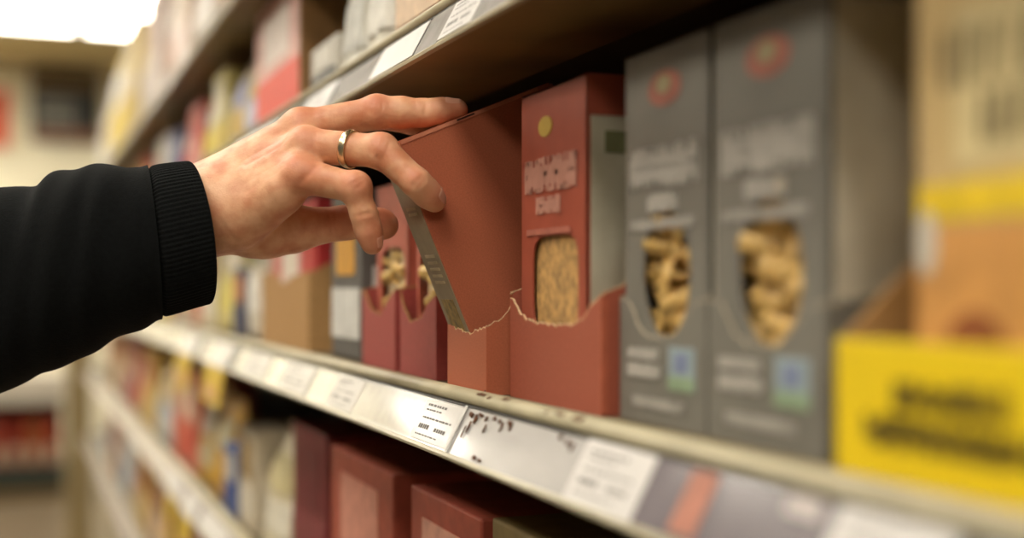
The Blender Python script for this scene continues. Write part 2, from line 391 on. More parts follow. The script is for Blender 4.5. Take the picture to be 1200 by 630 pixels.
def windowed_carton(name, X, ya, yb, z0, h, d, m, wy, wz, ry, rz, label, side=None, power=2.0, seed=0, group=None, mass=.022, tubes=True):
    """carton whose front has a die-cut window with dry pasta behind it. wy, wz centre of window (local), ry, rz half sizes"""
    w = ya - yb; r = empty(name, (X, yb, z0)); tag(r, label, 'carton', group)
    n = 40; inn = []; out = []
    for i in range(n):
        a = 2 * math.pi * i / n; c, s = math.cos(a), math.sin(a)
        e = (abs(c) ** power + abs(s) ** power) ** (-1 / power)
        inn.append((wy + ry * c * e, wz + rz * s * e))
        t = min(((w - wy) if c > 0 else wy) / max(1e-6, abs(c)), ((h - wz) if s > 0 else wz) / max(1e-6, abs(s)))
        out.append([wy + c * t, wz + s * t])
    for cy, cz in ((0, 0), (w, 0), (0, h), (w, h)):   # snap the nearest rays to the corners
        k = min(range(n), key=lambda i: (out[i][0] - cy) ** 2 + (out[i][1] - cz) ** 2); out[k] = [cy, cz]
    v = [(0, p[0], p[1]) for p in out] + [(0, p[0], p[1]) for p in inn] + [(.0012, p[0], p[1]) for p in inn] + [(.0012, p[0], p[1]) for p in out]
    f = [(i, (i+1) % n, (i+1) % n + n, i + n) for i in range(n)] + [(i + n, (i+1) % n + n, (i+1) % n + 2*n, i + 2*n) for i in range(n)] + [(i + 2*n, (i+1) % n + 2*n, (i+1) % n + 3*n, i + 3*n) for i in range(n)]
    link('front_panel', v, f, m, r)
    b_ = MB(); b_.box(.0012, d, 0, .0012, 0, h); b_.box(.0012, d, w - .0012, w, 0, h); b_.box(d - .0012, d, 0, w, 0, h); b_.box(.0012, d, 0, w, 0, .0012); b_.box(0, d, 0, w, h - .0012, h)
    b_.build('body', m, r)
    if side: bx('side_print', side, r, .003, d - .003, -.0005, 0, .004, h - .004)
    # clear film
    film = bpy.data.materials.get('clear_film')
    if not film:
        film = bpy.data.materials.new('clear_film'); film.use_nodes = True; q = film.node_tree.nodes['Principled BSDF']
        q.inputs['Transmission Weight'].default_value = 1; q.inputs['IOR'].default_value = 1.02; q.inputs['Roughness'].default_value = .02; q.inputs['Base Color'].default_value = (1, 1, 1, 1)
    link('window_film', [(.0016, p[0], p[1]) for p in inn], [tuple(range(n))], film, r)
    # pasta pieces: short tubes at all angles behind the window
    rr = random.Random(seed); k = 0
    base = None
    for iy in range(-3, 4) if tubes else ():
        for iz in range(-4, 5):
            y = wy + iy * .0135 + rr.uniform(-.003, .003); z = wz + iz * .0125 + rr.uniform(-.003, .003)
            if abs(y - wy) > ry + .006 or abs(z - wz) > rz + .006 or not .017 < y < w - .017 or not .008 < z < h - .008: continue
            if base is None:
                mb = MB(); nn = 10; L = .014; ro, ri = .0065, .0048
                ring = lambda rad, x: [(x, rad * math.cos(6.2832*j/nn), rad * math.sin(6.2832*j/nn)) for j in range(nn)]
                vv = ring(ro, -L) + ring(ro * 1.06, 0) + ring(ro, L) + ring(ri, L) + ring(ri, -L); ff = []
                for q in range(5):
                    q2 = (q + 1) % 5
                    ff += [(q*nn + j, q*nn + (j+1) % nn, q2*nn + (j+1) % nn, q2*nn + j) for j in range(nn)]
                o = link('pasta_tube', vv, ff, M_pasta, r, True); base = o
            else:
                o = base.copy(); COL.objects.link(o); o.parent = r
            o.location = (.012 + rr.uniform(-.002, .003), y, z); o.rotation_euler = (rr.uniform(0, 6), rr.uniform(-.5, .5), rr.uniform(.9, 2.2))
    bx('pasta_mass', mat('pasta_depth', rgb(184, 142, 84), .7, var=.2, vscale=150), r, mass, d - .004, .004, w - .004, .004, min(h - .01, wz + rz + .01))
    return r

zm = EYE + Z_M
# --- grey cartons with oval windows, each in the torn lower half of its grey case
for i, (ya, yb, lab, tl) in enumerate(((.5495, .4535, 'nearer grey pasta carton with oval window, beside the yellow card', 'torn grey case bottom under the nearer grey pasta carton'),
                                   (.6485, .5535, 'farther grey pasta carton with oval window, beside the red one', 'torn grey case bottom under the farther grey pasta carton'))):
    w = ya - yb
    g = windowed_carton('pasta_carton', .3185, ya - .002, yb + .001, zm + .002, .199, .118, M_grey, w * .47, .078, .026, .034, lab,
                        side=mat('grey_side_print', rgb(226, 219, 200), .5, var=.3, vscale=14, col2=rgb(176, 166, 144)), seed=i, group='grey pasta cartons')
    w -= .003
    logo = C(172, 106, 88); 
    v, f = prism([(w*.5 + .019*math.cos(a)*(1 if abs(math.cos(a))<.9 else .95), .176 + .0095*math.sin(a)) for a in [6.2832*k/20 for k in range(20)]], -.0006, 0)
    link('logo', v, f, logo, g)
    v, f = prism([(w*.5 + .008*math.cos(a), .178 + .005*math.sin(a)) for a in [6.2832*k/16 for k in range(16)]], -.0012, -.0006)
    link('logo_crest', v, f, C(164, 150, 112), g)
    lettering('title_lettering', M_white, g, -.0006, w*.93, w*.10, .124, .146, 8, 3 + i)
    lettering('subtitle_lettering', M_white, g, -.0006, w*.70, w*.34, .111, .121, 5, 5 + i)
    lettering('tagline_lettering', mat('pale_grey_ink', rgb(176, 170, 160), .6), g, -.0006, w*.92, w*.14, .1015, .1075, 14, 8 + i)
    if i == 1: pass
    t = tray('case_bottom', .316, ya + .0005, yb - .001, zm, .125, M_grey, [(0, .066), (.12, .064), (.22, .052), (.35, .046), (.62, .046), (.74, .054), (.86, .064), (1, .066)],
             [(0, .066), (.03, .07), (.125, .08)], tl, seed=20 + i, group='grey case bottoms', edge=mat('torn_grey_fibre', rgb(176, 164, 144), .9, var=.2, vscale=700))
    w = ya - yb
    lettering('weight_lettering', M_white, t, -.0006, w*.90, w*.52, .034, .040, 6, 30 + i)
    lettering('weight_lettering', M_white, t, -.0006, w*.90, w*.50, .024, .032, 5, 40 + i)
    bx('badge', C(150, 164, 168), t, -.0006, 0, w*.12, w*.40, .020, .042)
    bx('badge_band', C(146, 166, 134), t, -.0009, -.0006, w*.12, w*.40, .020, .027)
    bx('badge_mark', C(124, 134, 162), t, -.0009, -.0006, w*.19, w*.33, .029, .039)
    lettering('small_lettering', mat('pale_grey_ink', rgb(176, 170, 160), .6), t, -.0006, w*.84, w*.22, .008, .014, 11, 50 + i)

# --- red carton in the wide red tray
ya, yb = onX(598, .307), onX(705, .307)
t = tray('case_bottom', .307, ya, yb, zm, .13, M_redtray, [(0, .066), (.03, .0645), (.09, .058), (.2, .0515), (.35, .0495), (.7, .0495), (.80, .053), (.9, .062), (1, .0685)],
         [(0, .0685), (.012, .072), (.02, .078), (.05, .09), (.13, .1)], 'wide brick-red torn case bottom holding the upright red carton', seed=3)
bx('corner_fold', mat('red_fold_edge', rgb(176, 92, 66), .5), t, -.0004, .004, -.0005, .0012, .001, .066)
rc = windowed_carton('pasta_carton', .3105, .785, .683, zm + .002, .196, .12, M_redprint, .047, .073, .036, .030, 'upright red pasta carton with window, between tilted carton and grey cartons', power=5, seed=9, mass=.0030, tubes=False,
                     side=mat('red_side_print', rgb(200, 194, 172), .5, var=.2, vscale=16, col2=rgb(160, 150, 126)))
bx('side_border', M_redprint, rc, .001, .11, -.0009, -.0004, .172, .196)
bx('side_panel_mark', C(112, 112, 76), rc, .012, .1, -.0009, -.0005, .15, .163)
w = .102
v, f = prism([(w*.60 + .011*math.cos(a), .172 + .0065*math.sin(a)) for a in [6.2832*k/16 for k in range(16)]], -.0006, 0); link('logo', v, f, M_gold, rc)
lettering('title_lettering', M_pink, rc, -.0006, w*.93, w*.12, .131, .153, 7, 61)
lettering('subtitle_lettering', M_pink, rc, -.0006, w*.74, w*.36, .117, .128, 4, 62)
lettering('tagline_lettering', mat('dull_pink_ink', rgb(190, 116, 96), .6), rc, -.0006, w*.9, w*.2, .104, .108, 12, 63)

# --- tilted carton being pulled out, and its own torn case bottom
ya, yb = .8926, .8095
t = tray('case_bottom', .2945, ya, yb, zm, .13, M_red, [(0, .0465), (.25, .0425), (.6, .0405), (.8, .043), (1, .0465)], [(0, .0465), (.012, .052), (.022, .066), (.034, .078), (.045, .084), (.055, .098), (.06, .1), (.13, .1)],
         'narrow red-brown torn case bottom in which the tilted carton stands', seed=5, th=.0012)
bx('corner_hole', C(50, 34, 28), t, -.0009, -.0005, -.0002, .0016, .001, .0035)
TW = .043; TILT = math.radians(22.7)
tc = empty('pasta_carton', (.3127, .8495, zm + .0035), (0, -TILT, 0)); tag(tc, 'plain red-brown carton tilted towards the aisle, gripped by the hand', 'carton')
TH, TD = .1815, .127
bx('body', M_red, tc, 0, TD, 0, TW, 0, TH, .0010)
bx('front_print', M_strap, tc, -.0005, 0, .001, TW - .001, .002, TH - .002)
for (z, k) in ((.130, 5), (.134, 4), (.098, 7), (.093, 7), (.088, 7), (.083, 6), (.078, 5)):
    lettering('front_lettering', mat('pale_foil_ink', rgb(190, 172, 140), .5), tc, -.0007, TW * .72, TW * .22, z, z + .0022, k, int(z * 1e4))
bx('front_window', mat('window_ochre', rgb(150, 122, 60), .4, var=.25, vscale=180), tc, -.0008, -.0004, TW * .2, TW * .8, .032, .066)
bx('tuck_flap', M_red, tc, .0, TD * .98, .001, TW - .001, TH + .0002, TH + .0012)
bx('flap_edge', mat('board_edge', rgb(196, 122, 92), .7), tc, .004, TD * .9, -.0004, .0006, TH - .0016, TH + .0010)
bx('glue_slit', C(60, 30, 22), tc, .048, .062, -.0006, .0002, TH - .0006, TH + .0006)

# --- two rose red trays further along with the same cartons inside
for i, (pa, pb, lab) in enumerate(((469, 511, 'rose-red torn tray right behind the tilted carton'), (424.6, 463, 'rose-red torn tray beside the black-and-white carton'))):
    ya, yb = onX(pa, .305), onX(pb, .305)
    t = tray('case_bottom', .305, ya, yb, zm, .14, M_roset, [(0, .070), (.15, .062), (.28, .052), (.6, .048), (.75, .060), (1, .071)] if i else [(0, .066), (.1, .055), (.3, .044), (.6, .048), (.8, .060), (1, .066)],
             [(0, .07), (.05, .08), (.14, .085)], lab, seed=70 + i, group='rose-red trays', edge=M_kraft)
    c = windowed_carton('pasta_carton', .318, ya - .006, yb + .006, zm + .002, .165, .11, C(186, 98, 78), (ya - yb) * .42, .073, .040, .034, ('nearer' if i == 0 else 'farther') + ' of the two red cartons standing in the rose-red trays', power=4, seed=80 + i, group='red cartons in rose-red trays')
    bx('window_back', C(206, 180, 140), c, .006, .02, .01, ya - yb - .022, .04, .105)

# --- black and white carton with orange graphic
def sitem(kind, X, ya, yb, z0, h, d, cols, label, cat, group=None, seed=0):
    """background goods: 'box' carton with printed bands, 'bag' pillow pouch, 'jar' round jar, 'tray' kraft tray"""
    r = random.Random(seed); w = ya - yb; cy = (ya + yb) / 2
    m0 = C(*cols[0]); m1 = C(*cols[1 % len(cols)]); m2 = C(*cols[2 % len(cols)])
    if kind == 'box':
        o = empty('carton', (X, yb, z0)); tag(o, label, cat, group)
        bx('body', C(*cols[3]) if len(cols) > 3 else m0, o, 0, d, 0, w, 0, h, .002)
        if len(cols) > 3: bx('front_face', m0, o, -.0006, 0, .001, w - .001, .001, h - .001)
        bx('front_band', m1, o, -.0012, 0, .004, w - .004, h * .12, h * .42)
        bx('front_picture', m2, o, -.0012, 0, w * .2, w * .8, h * .5, h * .88)
        if len(cols) < 4: bx('side_band', m1, o, d * .1, d * .9, -.0008, 0, h * .2, h * .55)
    elif kind == 'bag':
        o = empty('pouch', (X, cy, z0)); tag(o, label, cat, group)
        nu, nv = 10, 12; v = []; f = []
        for s in (-1, 1):
            for j in range(nv + 1):
                for i in range(nu + 1):
                    a = i / nu * 2 - 1; q = j / nv
                    th = d / 2 * (max(0, 1 - abs(a) ** 2.6)) ** .5 * (max(0, 1 - (q) ** 5)) * (.75 + .25 * (1 - q)) + .0008
                    v.append((d / 2 + s * th + .004 * math.sin(a * 7 + q * 9 + seed) * (1 - q) , a * w / 2 * (1 - .05 * math.sin(q * 3.14)), q * h))
        m = (nu + 1) * (nv + 1)
        for s in (0, 1):
            for j in range(nv):
                for i in range(nu):
                    k = s * m + j * (nu + 1) + i; f.append((k, k + 1, k + nu + 2, k + nu + 1))
        for j in range(nv):
            for i in (0, nu):
                k = j * (nu + 1) + i; f.append((k, k + nu + 1, k + nu + 1 + m, k + m))
        for i in range(nu):
            f.append((i, i + 1, i + 1 + m, i + m)); k = nv * (nu + 1) + i; f.append((k, k + 1, k + 1 + m, k + m))
        link('body', v, f, m0, o, True)
        bx('seal', m0, o, d/2 - .001, d/2 + .001, -w/2, w/2, h * .99, h * 1.05)
        # printed label panel that follows the bulge
        vv = []; ff = []
        for (q0, q1, mm, nm) in ((.18, .45, m1, 'front_band'), (.52, .82, m2, 'front_picture')):
            vv = []; ff = []
            for j in range(5):
                for i in range(9):
                    a = (i / 8 * 2 - 1) * .8; q = q0 + (q1 - q0) * j / 4
                    th = d / 2 * (max(0, 1 - abs(a) ** 2.6)) ** .5 * (1 - q ** 5) * (.75 + .25 * (1 - q)) + .0026
                    vv.append((d / 2 - th + .004 * math.sin(a * 7 + q * 9 + seed) * (1 - q), a * w / 2, q * h))
            for j in range(4):
                for i in range(8): k = j * 9 + i; ff.append((k, k + 1, k + 10, k + 9))
            link(nm, vv, ff, mm, o, True)
    elif kind == 'jar':
        rad = min(w, d) / 2; o = empty('jar', (X + rad, cy, z0)); tag(o, label, cat, group)
        n = 18; prof = [(.02, 0), (.94, 0), (1, .03), (1, .74), (.92, .8), (.74, .86), (.74, .88), (.02, .88)]
        def lathe(pr, nm, mm):
            v = []; f = []
            for (p, q) in pr:
                for j in range(n): v.append((rad*p*math.cos(6.2832*j/n), rad*p*math.sin(6.2832*j/n), q*h))
            for i in range(len(pr) - 1):
                for j in range(n): f.append((i*n+j, i*n+(j+1) % n, (i+1)*n+(j+1) % n, (i+1)*n+j))
            return link(nm, v, f, mm, o, True)
        lathe(prof, 'body', m0); lathe([(1.012, .2), (1.012, .62)], 'label_band', m1); lathe([(.02, .87), (.8, .87), (.8, .99), (.76, 1), (.02, 1)], 'lid', m2)
    return o
sitem('box', .312, onX(389, .312), onX(423, .312), zm + .001, .168, .12, [(92, 88, 84), (206, 204, 198), (206, 148, 48)], 'dark grey carton with white lettering and an orange picture beside the rose-red trays', 'carton')
# kraft tray with a slanted side and red cartons in it
ya, yb = onX(307, .305), onX(362, .305)
t = tray('kraft_tray', .305, ya, yb, zm, .16, M_kraft, [(0, .09), (.3, .088), (.5, .075), (.7, .085), (1, .09)], [(0, .088), (.06, .115), (.10, .15), (.16, .155)], 'tan kraft display tray with slanted side on the middle shelf', seed=90, edge=M_kraft)
wd = (ya - yb - .02) / 3
for k in range(3):
    a = ya - .008 - k * (wd + .002)
    sitem('box', .315, a, a - wd, zm + .002, .165 + .004 * k, .12, [[(222, 206, 190), (224, 214, 196), (200, 110, 96)], [(224, 196, 186), (214, 120, 110), (230, 220, 200)], [(186, 52, 52), (214, 150, 140), (190, 60, 56)]][k],
          ['cream carton in the kraft tray, farthest of its three', 'pale pink carton in the kraft tray, middle of its three', 'deep red carton in the kraft tray, nearest of its three'][k], 'carton')

# --- yellow display tray and the kraft pasta bag behind it
ya, yb = onX(979, .302), .235
yt = empty('display_tray', (.302, yb, zm)); tag(yt, 'bright yellow display card tray with two lines of dark lettering, lower right', 'display tray')
w = ya - yb
bx('front_card', M_yel, yt, 0, .0018, 0, w, .0005, .053, .0008)
v = [(.0018, w - .0018, 0), (.13, w - .0018, 0), (.13, w - .0018, .085), (.036, w - .0018, .082), (.0018, w - .0018, .052)]
v += [(p[0], w, p[2]) for p in v]
link('side_panel', v, [(0,1,2,3,4), (9,8,7,6,5)] + [(i, (i+1) % 5, (i+1) % 5 + 5, i + 5) for i in range(5)], M_kraft, yt)
bx('bottom_panel', M_kraft, yt, .0018, .13, 0, w - .0018, 0, .0018)
lettering('upper_lettering', M_ink, yt, -.0004, w * .81, w * .50, .028, .039, 4, 101)
lettering('lower_lettering', M_ink, yt, -.0004, w * .90, w * .30, .0135, .0255, 9, 103)
M_bag = mat('tan_paper_bag', rgb(212, 182, 122), .55, var=.08, vscale=12)
pb = empty('pasta_bag', (.3055, .2285, zm + .003)); tag(pb, 'tall tan pasta bag with a yellow band behind the yellow card, right edge', 'bag')
def bagx(y, z):                       # bulging front of the bag
    a = (y - .08) / .08; q = z / .222
    return .005 * (abs(a) ** 3) + .012 * max(0, q - .5) ** 2 + .0015 * math.sin(40 * y + 20 * z)
n1, n2 = 14, 24; v = []; f = []
for j in range(n2 + 1):
    for i in range(n1 + 1):
        y = .16 * i / n1; z = .222 * j / n2; v.append((bagx(y, z), y, z))
for j in range(n2 + 1):
    for i in range(n1 + 1):
        y = .16 * i / n1; z = .222 * j / n2; v.append((.10 - bagx(y, z) * .6, y, z))
m = (n1 + 1) * (n2 + 1)
for s in (0, 1):
    for j in range(n2):
        for i in range(n1):
            k = s * m + j * (n1 + 1) + i; f.append((k, k + 1, k + n1 + 2, k + n1 + 1))
for j in range(n2):
    for i in (0, n1):
        k = j * (n1 + 1) + i; f.append((k, k + n1 + 1, k + n1 + 1 + m, k + m))
for i in range(n1):
    for j in (0, n2):
        k = j * (n1 + 1) + i; f.append((k, k + 1, k + 1 + m, k + m))
link('body', v, f, M_bag, pb, True)
def bag_patch(name, m, y0, y1, z0, z1, off=.0006, shape=None):
    v = []; f = []; a, c = 10, 10
    for j in range(c + 1):
        for i in range(a + 1):
            y = y0 + (y1 - y0) * i / a; z = z0 + (z1 - z0) * j / c
            if shape == 'oval':
                s = ((i / a * 2 - 1), (j / c * 2 - 1)); k = max(abs(s[0]), abs(s[1])); l = math.hypot(*s) or 1
                y = (y0 + y1) / 2 + (y1 - y0) / 2 * s[0] * k / l; z = (z0 + z1) / 2 + (z1 - z0) / 2 * s[1] * k / l
            v.append((bagx(y, z) - off, y, z))
    for j in range(c):
        for i in range(a): k = j * (a + 1) + i; f.append((k, k + 1, k + a + 2, k + a + 1))
    link(name, v, f, m, pb, True)
bag_patch('yellow_band', C(226, 192, 20), .0, .16, .094, .107)
bag_patch('food_picture', C(204, 146, 76), .0, .16, .004, .092)
bag_patch('food_picture_brown', C(140, 78, 34), .105, .14, .03, .062, .0010, 'oval')
bag_patch('food_picture_dark', C(150, 66, 34), .04, .07, .03, .08, .0010, 'oval')
bag_patch('food_picture_white', C(220, 206, 190), .072, .088, .02, .066, .0012, 'oval')
bag_patch('label_white', C(214, 204, 186), .146, .1595, .074, .098, .0012, 'oval')
bag_patch('logo_red', C(160, 70, 66), .112, .140, .176, .20, .0010, 'oval')
bag_patch('logo_grey', C(176, 168, 150), .085, .122, .172, .198, .0014, 'oval')
bag_patch('cream_panel', C(216, 196, 142), .01, .136, .112, .168, .0008)
rr = random.Random(5); k = 0
for (zc, hgt, ya_, yb_) in ((.150, .020, .142, .05), (.128, .018, .120, .05)):
    y = ya_
    while y > yb_:
        st = rr.uniform(.0022, .004); bag_patch('letter_stroke', C(96, 82, 50), y - st, y, zc - hgt / 2, zc + hgt / 2, .0016); y -= st + rr.uniform(.004, .009)

# ------------------------------------------------------------------ rows of background goods
ORD = ['first','second','third','fourth','fifth','sixth','seventh','eighth','ninth','tenth','eleventh','twelfth','thirteenth','fourteenth','fifteenth','sixteenth','seventeenth','eighteenth','nineteenth','twentieth','twenty-first','twenty-second','twenty-third','twenty-fourth','twenty-fifth']
def cname(c):
    r, g, b_ = c
    if max(c) < 85: return 'dark'
    if min(c) > 195: return 'white'
    if r > 190 and g > 170 and b_ < 130: return 'yellow'
    if r > 180 and 110 < g <= 170 and b_ < 110: return 'orange'
    if r > 150 and g < 110 and b_ < 110: return 'red'
    if b_ > r + 15: return 'blue'
    if g > r + 5: return 'green'
    if r > 190 and g < 175: return 'pink'
    if r - b_ > 45: return 'tan'
    if min(c) > 150: return 'cream'
    return 'brown'
KN = {'box': 'carton', 'bag': 'pouch', 'jar': 'jar'}
def row(items, zr, X, where, start_seed, gname):
    """items: (kind, px_left, px_right, height, colours, setback)"""
    for i, (k, pa, pb_, h, cols, sb) in enumerate(items):
        ya, yb = onX(pa, X + sb), onX(pb_, X + sb); g = min(.004, (ya - yb) * .03)
        d = .11 if k != 'jar' else (ya - yb) * .96
        if k == 'bag': d = min(.10, (ya - yb) * .5)
        lab = '%s %s, %s %s' % (cname(cols[0]), KN[k], ORD[i], where)
        sitem(k, X + sb, ya - g, yb + g, EYE + zr + .001, h, d, cols, lab, KN[k], gname, start_seed + i)
# middle shelf beyond the kraft tray
row([('bag', 288, 301, .20, [(222, 212, 192), (232, 226, 214), (150, 146, 110)], .0),
     ('box', 272, 288, .10, [(66, 66, 84), (60, 62, 90), (190, 120, 76)], -.004),
     ('bag', 252, 272, .19, [(216, 200, 130), (222, 206, 110), (226, 214, 190)], .0),
     ('box', 236, 252, .17, [(200, 186, 150), (220, 210, 190), (196, 90, 66)], .0),
     ('bag', 220, 236, .19, [(214, 150, 120), (200, 80, 60), (226, 206, 160)], .0),
     ('box', 206, 220, .17, [(206, 196, 176), (180, 140, 90), (90, 96, 130)], .0),
     ('jar', 195, 206, .16, [(190, 96, 60), (222, 206, 170), (200, 180, 70)], .0),
     ('box', 184, 195, .19, [(226, 206, 92), (216, 190, 70), (206, 80, 60)], .0),
     ('bag', 173, 184, .18, [(202, 190, 178), (150, 150, 170), (220, 214, 206)], .0),
     ('box', 163, 173, .17, [(186, 78, 70), (226, 206, 190), (220, 180, 80)], .0),
     ('bag', 153, 163, .19, [(220, 210, 190), (200, 190, 120), (220, 216, 210)], .0),
     ('box', 144, 153, .18, [(190, 170, 130), (210, 200, 180), (160, 90, 60)], .0),
     ('box', 136, 144, .18, [(216, 196, 90), (226, 216, 190), (200, 90, 70)], .0),
     ('bag', 128, 136, .19, [(196, 90, 80), (226, 200, 180), (220, 190, 110)], .0),
     ('box', 121, 128, .18, [(206, 196, 180), (120, 130, 160), (216, 206, 190)], .0)],
    Z_M, .310, 'item past the kraft tray on the middle shelf', 200, 'goods on the middle shelf')
# shelf above the hand, from near to far
row([('box', 462, 580, .16, [(206, 168, 132), (214, 186, 156), (196, 150, 60)], .002),
     ('bag', 424, 460, .17, [(222, 216, 200), (226, 222, 212), (176, 160, 60)], .004),
     ('bag', 398, 424, .17, [(224, 220, 208), (206, 204, 196), (120, 126, 80)], .004),
     ('box', 364, 396, .055, [(186, 180, 168), (84, 84, 84), (206, 200, 188)], -.002),
     ('box', 300, 352, .168, [(226, 176, 164), (222, 84, 66), (238, 222, 212), (150, 112, 68)], .004),
     ('bag', 282, 299, .12, [(186, 186, 204), (206, 206, 220), (190, 170, 110)], .0),
     ('bag', 266, 281, .13, [(214, 198, 170), (206, 176, 110), (160, 160, 190)], .0),
     ('box', 250, 265, .14, [(198, 184, 116), (206, 180, 84), (222, 212, 190)], .0),
     ('bag', 236, 249, .14, [(204, 192, 140), (220, 200, 90), (226, 220, 206)], .0),
     ('box', 222, 235, .13, [(200, 110, 104), (216, 150, 140), (196, 90, 84)], .0),
     ('bag', 210, 221, .13, [(206, 128, 116), (190, 90, 84), (226, 206, 190)], .0),
     ('box', 197, 209, .12, [(84, 90, 130), (70, 78, 124), (170, 170, 190)], .0),
     ('box', 184, 196, .13, [(216, 208, 196), (190, 96, 80), (200, 190, 170)], .0),
     ('bag', 172, 183, .13, [(214, 170, 110), (200, 80, 66), (220, 206, 180)], .0),
     ('box', 160, 171, .13, [(190, 84, 72), (226, 200, 180), (206, 180, 90)], .0),
     ('bag', 149, 159, .14, [(216, 200, 170), (226, 216, 200), (206, 190, 120)], .0),
     ('box', 139, 148, .13, [(200, 180, 120), (220, 206, 170), (190, 90, 70)], .0),
     ('bag', 129, 138, .13, [(222, 212, 196), (200, 196, 196), (210, 190, 140)], .0)],
    Z_U, .302, 'item along the shelf above the hand, from the camera', 300, 'goods on the shelf above the hand')
# topmost shelf
row([('box', 300, 345, .20, [(206, 198, 186), (186, 176, 160), (196, 120, 100)], .0),
     ('bag', 268, 299, .22, [(216, 206, 196), (226, 216, 206), (190, 150, 130)], .0),
     ('jar', 242, 266, .20, [(226, 220, 210), (206, 180, 160), (236, 232, 222)], .0),
     ('bag', 222, 241, .22, [(204, 190, 180), (226, 220, 212), (190, 160, 140)], .0),
     ('box', 204, 221, .24, [(200, 180, 160), (226, 206, 196), (206, 190, 170)], .0),
     ('bag', 188, 203, .26, [(206, 190, 176), (196, 160, 140), (226, 216, 206)], .0),
     ('box', 173, 187, .28, [(196, 180, 170), (214, 200, 190), (180, 150, 130)], .0),
     ('bag', 160, 172, .30, [(206, 190, 150), (196, 186, 176), (216, 190, 120)], .0),
     ('box', 148, 159, .32, [(210, 184, 120), (206, 176, 90), (222, 206, 170)], .0),
     ('bag', 136, 147, .36, [(222, 192, 70), (226, 196, 60), (232, 226, 214)], .0),
     ('bag', 124, 135, .37, [(224, 196, 84), (228, 200, 70), (234, 228, 218)], .0),
     ('bag', 113, 123, .30, [(214, 206, 192), (226, 222, 214), (206, 190, 170)], .0)],
    Z_T, .300, 'item along the topmost shelf, from the camera', 400, 'goods on the topmost shelf')
# shelf below
row([('box', 574, 700, .180, [(132, 112, 70), (140, 120, 80), (120, 100, 60)], .002),
     ('box', 480, 566, .176, [(160, 74, 56), (168, 84, 66), (206, 150, 130)], .0),
     ('box', 387, 462, .176, [(164, 78, 58), (186, 110, 92), (206, 140, 120)], .0),
     ('box', 343, 384, .175, [(116, 40, 42), (126, 52, 54), (110, 36, 40)], .012),  # reds darkened so the colour itself carries the shade on this box
     ('bag', 300, 332, .15, [(218, 206, 176), (224, 216, 196), (200, 186, 140)], .0),
     ('box', 280, 299, .14, [(200, 186, 160), (216, 206, 186), (170, 140, 90)], .0),
     ('box', 262, 277, .10, [(60, 84, 140), (54, 76, 136), (206, 200, 190)], -.004),
     ('bag', 245, 261, .15, [(206, 160, 80), (214, 166, 64), (206, 196, 160)], .0),
     ('bag', 230, 244, .16, [(208, 164, 74), (206, 190, 150), (190, 180, 160)], .0),
     ('box', 216, 229, .18, [(206, 120, 96), (200, 80, 60), (222, 206, 180)], .0),
     ('box', 203, 215, .18, [(196, 84, 64), (206, 100, 70), (214, 190, 160)], .0),
     ('bag', 191, 202, .17, [(170, 176, 180), (206, 206, 200), (190, 160, 110)], .0),
     ('bag', 180, 190, .17, [(206, 200, 184), (180, 186, 190), (220, 200, 160)], .0),
     ('box', 168, 179, .19, [(214, 176, 96), (216, 190, 120), (200, 90, 70)], .0),
     ('bag', 157, 167, .18, [(222, 190, 140), (206, 120, 90), (216, 206, 180)], .0),
     ('box', 147, 156, .18, [(190, 110, 100), (170, 80, 90), (220, 190, 150)], .0),
     ('bag', 137, 146, .18, [(206, 196, 180), (190, 180, 160), (206, 160, 120)], .0),
     ('box', 127, 136, .18, [(200, 150, 100), (216, 196, 160), (170, 90, 70)], .0)],
    Z_L, .300, 'item along the shelf below the middle one, from the camera', 500, 'goods on the shelf below')
# lowest shelf
row([('bag', 236, 258, .18, [(196, 150, 110), (206, 110, 70), (216, 200, 170)], .0),
     ('box', 217, 235, .18, [(170, 80, 56), (206, 120, 80), (216, 190, 150)], .0),
     ('bag', 200, 216, .19, [(206, 190, 160), (196, 150, 80), (170, 80, 60)], .0),
     ('box', 185, 199, .18, [(160, 120, 80), (206, 180, 140), (110, 70, 60)], .0),
     ('bag', 172, 184, .19, [(206, 176, 150), (222, 196, 170), (180, 110, 90)], .0),
     ('box', 160, 171, .19, [(196, 156, 90), (216, 190, 130), (170, 90, 60)], .0),
     ('bag', 149, 159, .19, [(216, 200, 180), (196, 160, 130), (206, 190, 160)], .0),
     ('bag', 138, 148, .19, [(196, 206, 214), (170, 190, 206), (222, 222, 220)], .0),
     ('box', 128, 137, .19, [(190, 150, 120), (210, 180, 150), (180, 110, 80)], .0),
     ('bag', 119, 127, .19, [(176, 196, 206), (206, 216, 220), (190, 190, 190)], .0)],
    Z_B, .300, 'item along the lowest shelf in view, from the camera', 600, 'goods on the lowest shelf')

